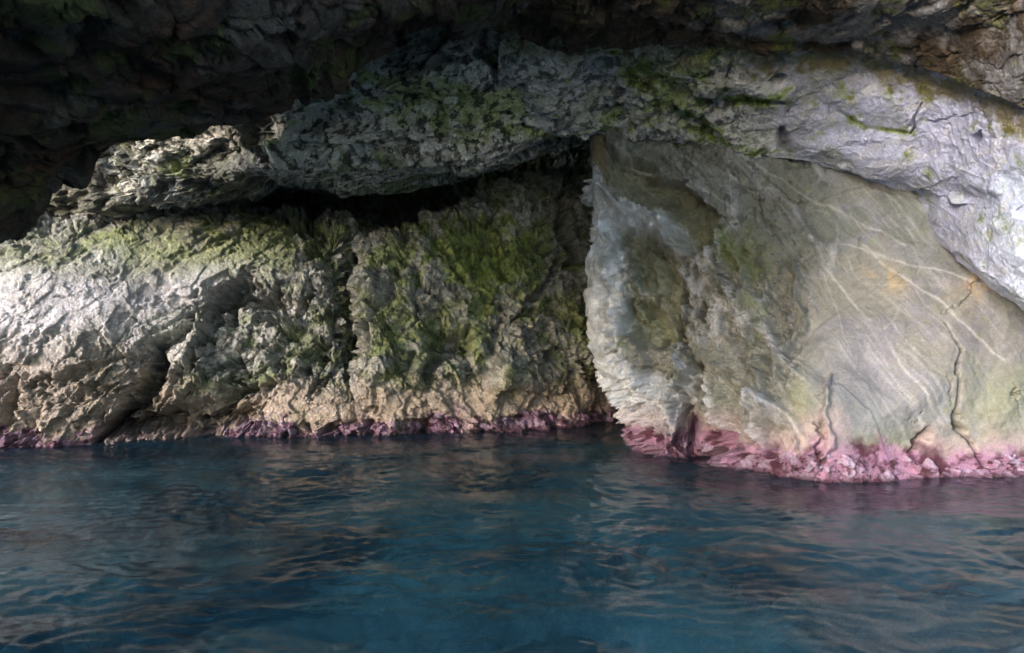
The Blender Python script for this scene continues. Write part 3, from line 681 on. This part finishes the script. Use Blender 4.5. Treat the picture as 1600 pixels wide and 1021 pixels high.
def boulder(x, y, z, rx, ry, rz, seed, tone, label):
    nu, nv = 64, 40
    th = np.linspace(0, 2 * math.pi, nu + 1); ph = np.linspace(0, math.pi, nv)
    T_, Ph = np.meshgrid(th, ph)
    D = np.stack([np.cos(T_) * np.sin(Ph), np.sin(T_) * np.sin(Ph), np.cos(Ph)], -1)
    F1, F2, f, r = worley(D * 1.3 + seed, seed)
    k = 1 + .35 * fbm(D * 1.2 + seed * 3, 3, seed=seed) + .3 * f
    k[:, -1] = k[:, 0]; k[0] = k[0, 0]; k[-1] = k[-1, 0]
    Q = D * k[..., None] * np.array((rx, ry, rz)) + np.array((0, 0, 0))
    n = fbm(Q * 2 + seed, 3, seed=seed)
    c = np.broadcast_to(np.array(tone), Q.shape) * (1 + .4 * n)[..., None]
    ob = grid_mesh("boulder", Q, c, M_BED)
    ob.location = (x, y, z)
    tag(ob, label, "boulder", "sunken boulders on the sea bed")
for i, (px, py, dz, r, tone, lab) in enumerate([
        (180, 915, -.75, .42, (.30, .38, .36), "pale sunken boulder under the water at the lower left"),
        (255, 905, -.8, .40, (.03, .04, .045), "dark sunken boulder just right of the pale one at the lower left"),
        (490, 895, -.8, .52, (.05, .045, .04), "brownish dark sunken boulder below the middle of the left wall"),
        (30, 1000, -.7, .40, (.02, .03, .045), "dark sunken boulder in the bottom left corner"),
        (640, 765, -1.1, 1.0, (.03, .035, .035), "wide dark sunken boulder under the middle of the pool"),
        (420, 965, -.9, .38, (.04, .05, .06), "small dark sunken boulder near the bottom edge, left of the middle"),
        (1480, 1000, -.7, .75, (.22, .19, .17), "broad brownish sunken boulder in the bottom right corner"),
        (890, 960, -1.3, .5, (.04, .06, .08), "dark blue sunken boulder near the bottom centre")]):
    Yb = (CAMZ - dz) * F / (py - CY) * .97
    boulder((px - CX) / F * Yb, Yb, dz - r * .75 - .25, r * 1.25, r, r * .6, 90 + i, tone, lab)

# ------------------------------------------------------------------ water
xs, ys = axis(-13, 13, .036, 120, 34), axis(-1.5, 18, .036, 120, 34)
X, Y = np.meshgrid(xs, ys)
P = np.stack([X, Y, np.zeros_like(X)], -1)
W = P + .5 * np.stack([fbm(P * .5, 2, seed=90), fbm(P * .5 + 9, 2, seed=91), 0 * X], -1)
A = rot(W, 0)
S1 = W * np.array((.55, 1.15, 1)); S2 = W * np.array((2.3, 3.9, 1)); S3 = W * np.array((6.5, 10.0, 1))
gust = .4 + .6 * smooth(fbm(P * .35 + 3, 3, seed=92), -.4, .5)
h = .05 * perlin(S1, 93) - .038 * (np.abs(perlin(S2, 94)) - .3) * gust - .023 * (np.abs(perlin(S2 * 1.9 + 5, 95)) - .3) * gust + .013 * perlin(S3, 96) * gust
core = smooth(np.hypot(X, Y - 8), 19, 15)
P[..., 2] = h * core
sea = grid_mesh("sea_water", P, None, None)
m = bpy.data.materials.new("sea_water"); m.use_nodes = True
nt = m.node_tree; Nn = nt.nodes; Ll = nt.links
for nd in list(Nn): Nn.remove(nd)
out = Nn.new("ShaderNodeOutputMaterial")
tc = Nn.new("ShaderNodeTexCoord")
mp = Nn.new("ShaderNodeMapping"); mp.inputs["Scale"].default_value = (1, 1.9, 1); Ll.new(tc.outputs["Object"], mp.inputs[0])
nz = Nn.new("ShaderNodeTexNoise"); nz.inputs["Scale"].default_value = 8; nz.inputs["Detail"].default_value = 5; nz.inputs["Roughness"].default_value = .55
Ll.new(mp.outputs[0], nz.inputs["Vector"])
bp = Nn.new("ShaderNodeBump"); bp.inputs["Strength"].default_value = .25; bp.inputs["Distance"].default_value = .02
Ll.new(nz.outputs["Fac"], bp.inputs["Height"])
tr = Nn.new("ShaderNodeBsdfTransparent"); tr.inputs[0].default_value = (.47, .82, .92, 1)
df = Nn.new("ShaderNodeBsdfDiffuse"); df.inputs[0].default_value = (.022, .085, .145, 1)
gl = Nn.new("ShaderNodeBsdfGlossy"); gl.inputs["Roughness"].default_value = .06
fr = Nn.new("ShaderNodeFresnel"); fr.inputs[0].default_value = 1.33
for b in (df, gl, fr): Ll.new(bp.outputs[0], b.inputs["Normal"])
rf = Nn.new("ShaderNodeBsdfRefraction"); rf.inputs["Color"].default_value = (.47, .82, .92, 1); rf.inputs["Roughness"].default_value = .08; rf.inputs["IOR"].default_value = 1.33
Ll.new(bp.outputs[0], rf.inputs["Normal"])
m0 = Nn.new("ShaderNodeMixShader"); m0.inputs[0].default_value = .6
Ll.new(tr.outputs[0], m0.inputs[1]); Ll.new(rf.outputs[0], m0.inputs[2])
m1 = Nn.new("ShaderNodeMixShader"); m1.inputs[0].default_value = .17
Ll.new(m0.outputs[0], m1.inputs[1]); Ll.new(df.outputs[0], m1.inputs[2])
m2 = Nn.new("ShaderNodeMixShader")
Ll.new(fr.outputs[0], m2.inputs[0]); Ll.new(m1.outputs[0], m2.inputs[1]); Ll.new(gl.outputs[0], m2.inputs[2])
Ll.new(m2.outputs[0], out.inputs[0])
sea.data.materials.append(m)
tag(sea, kind="structure")
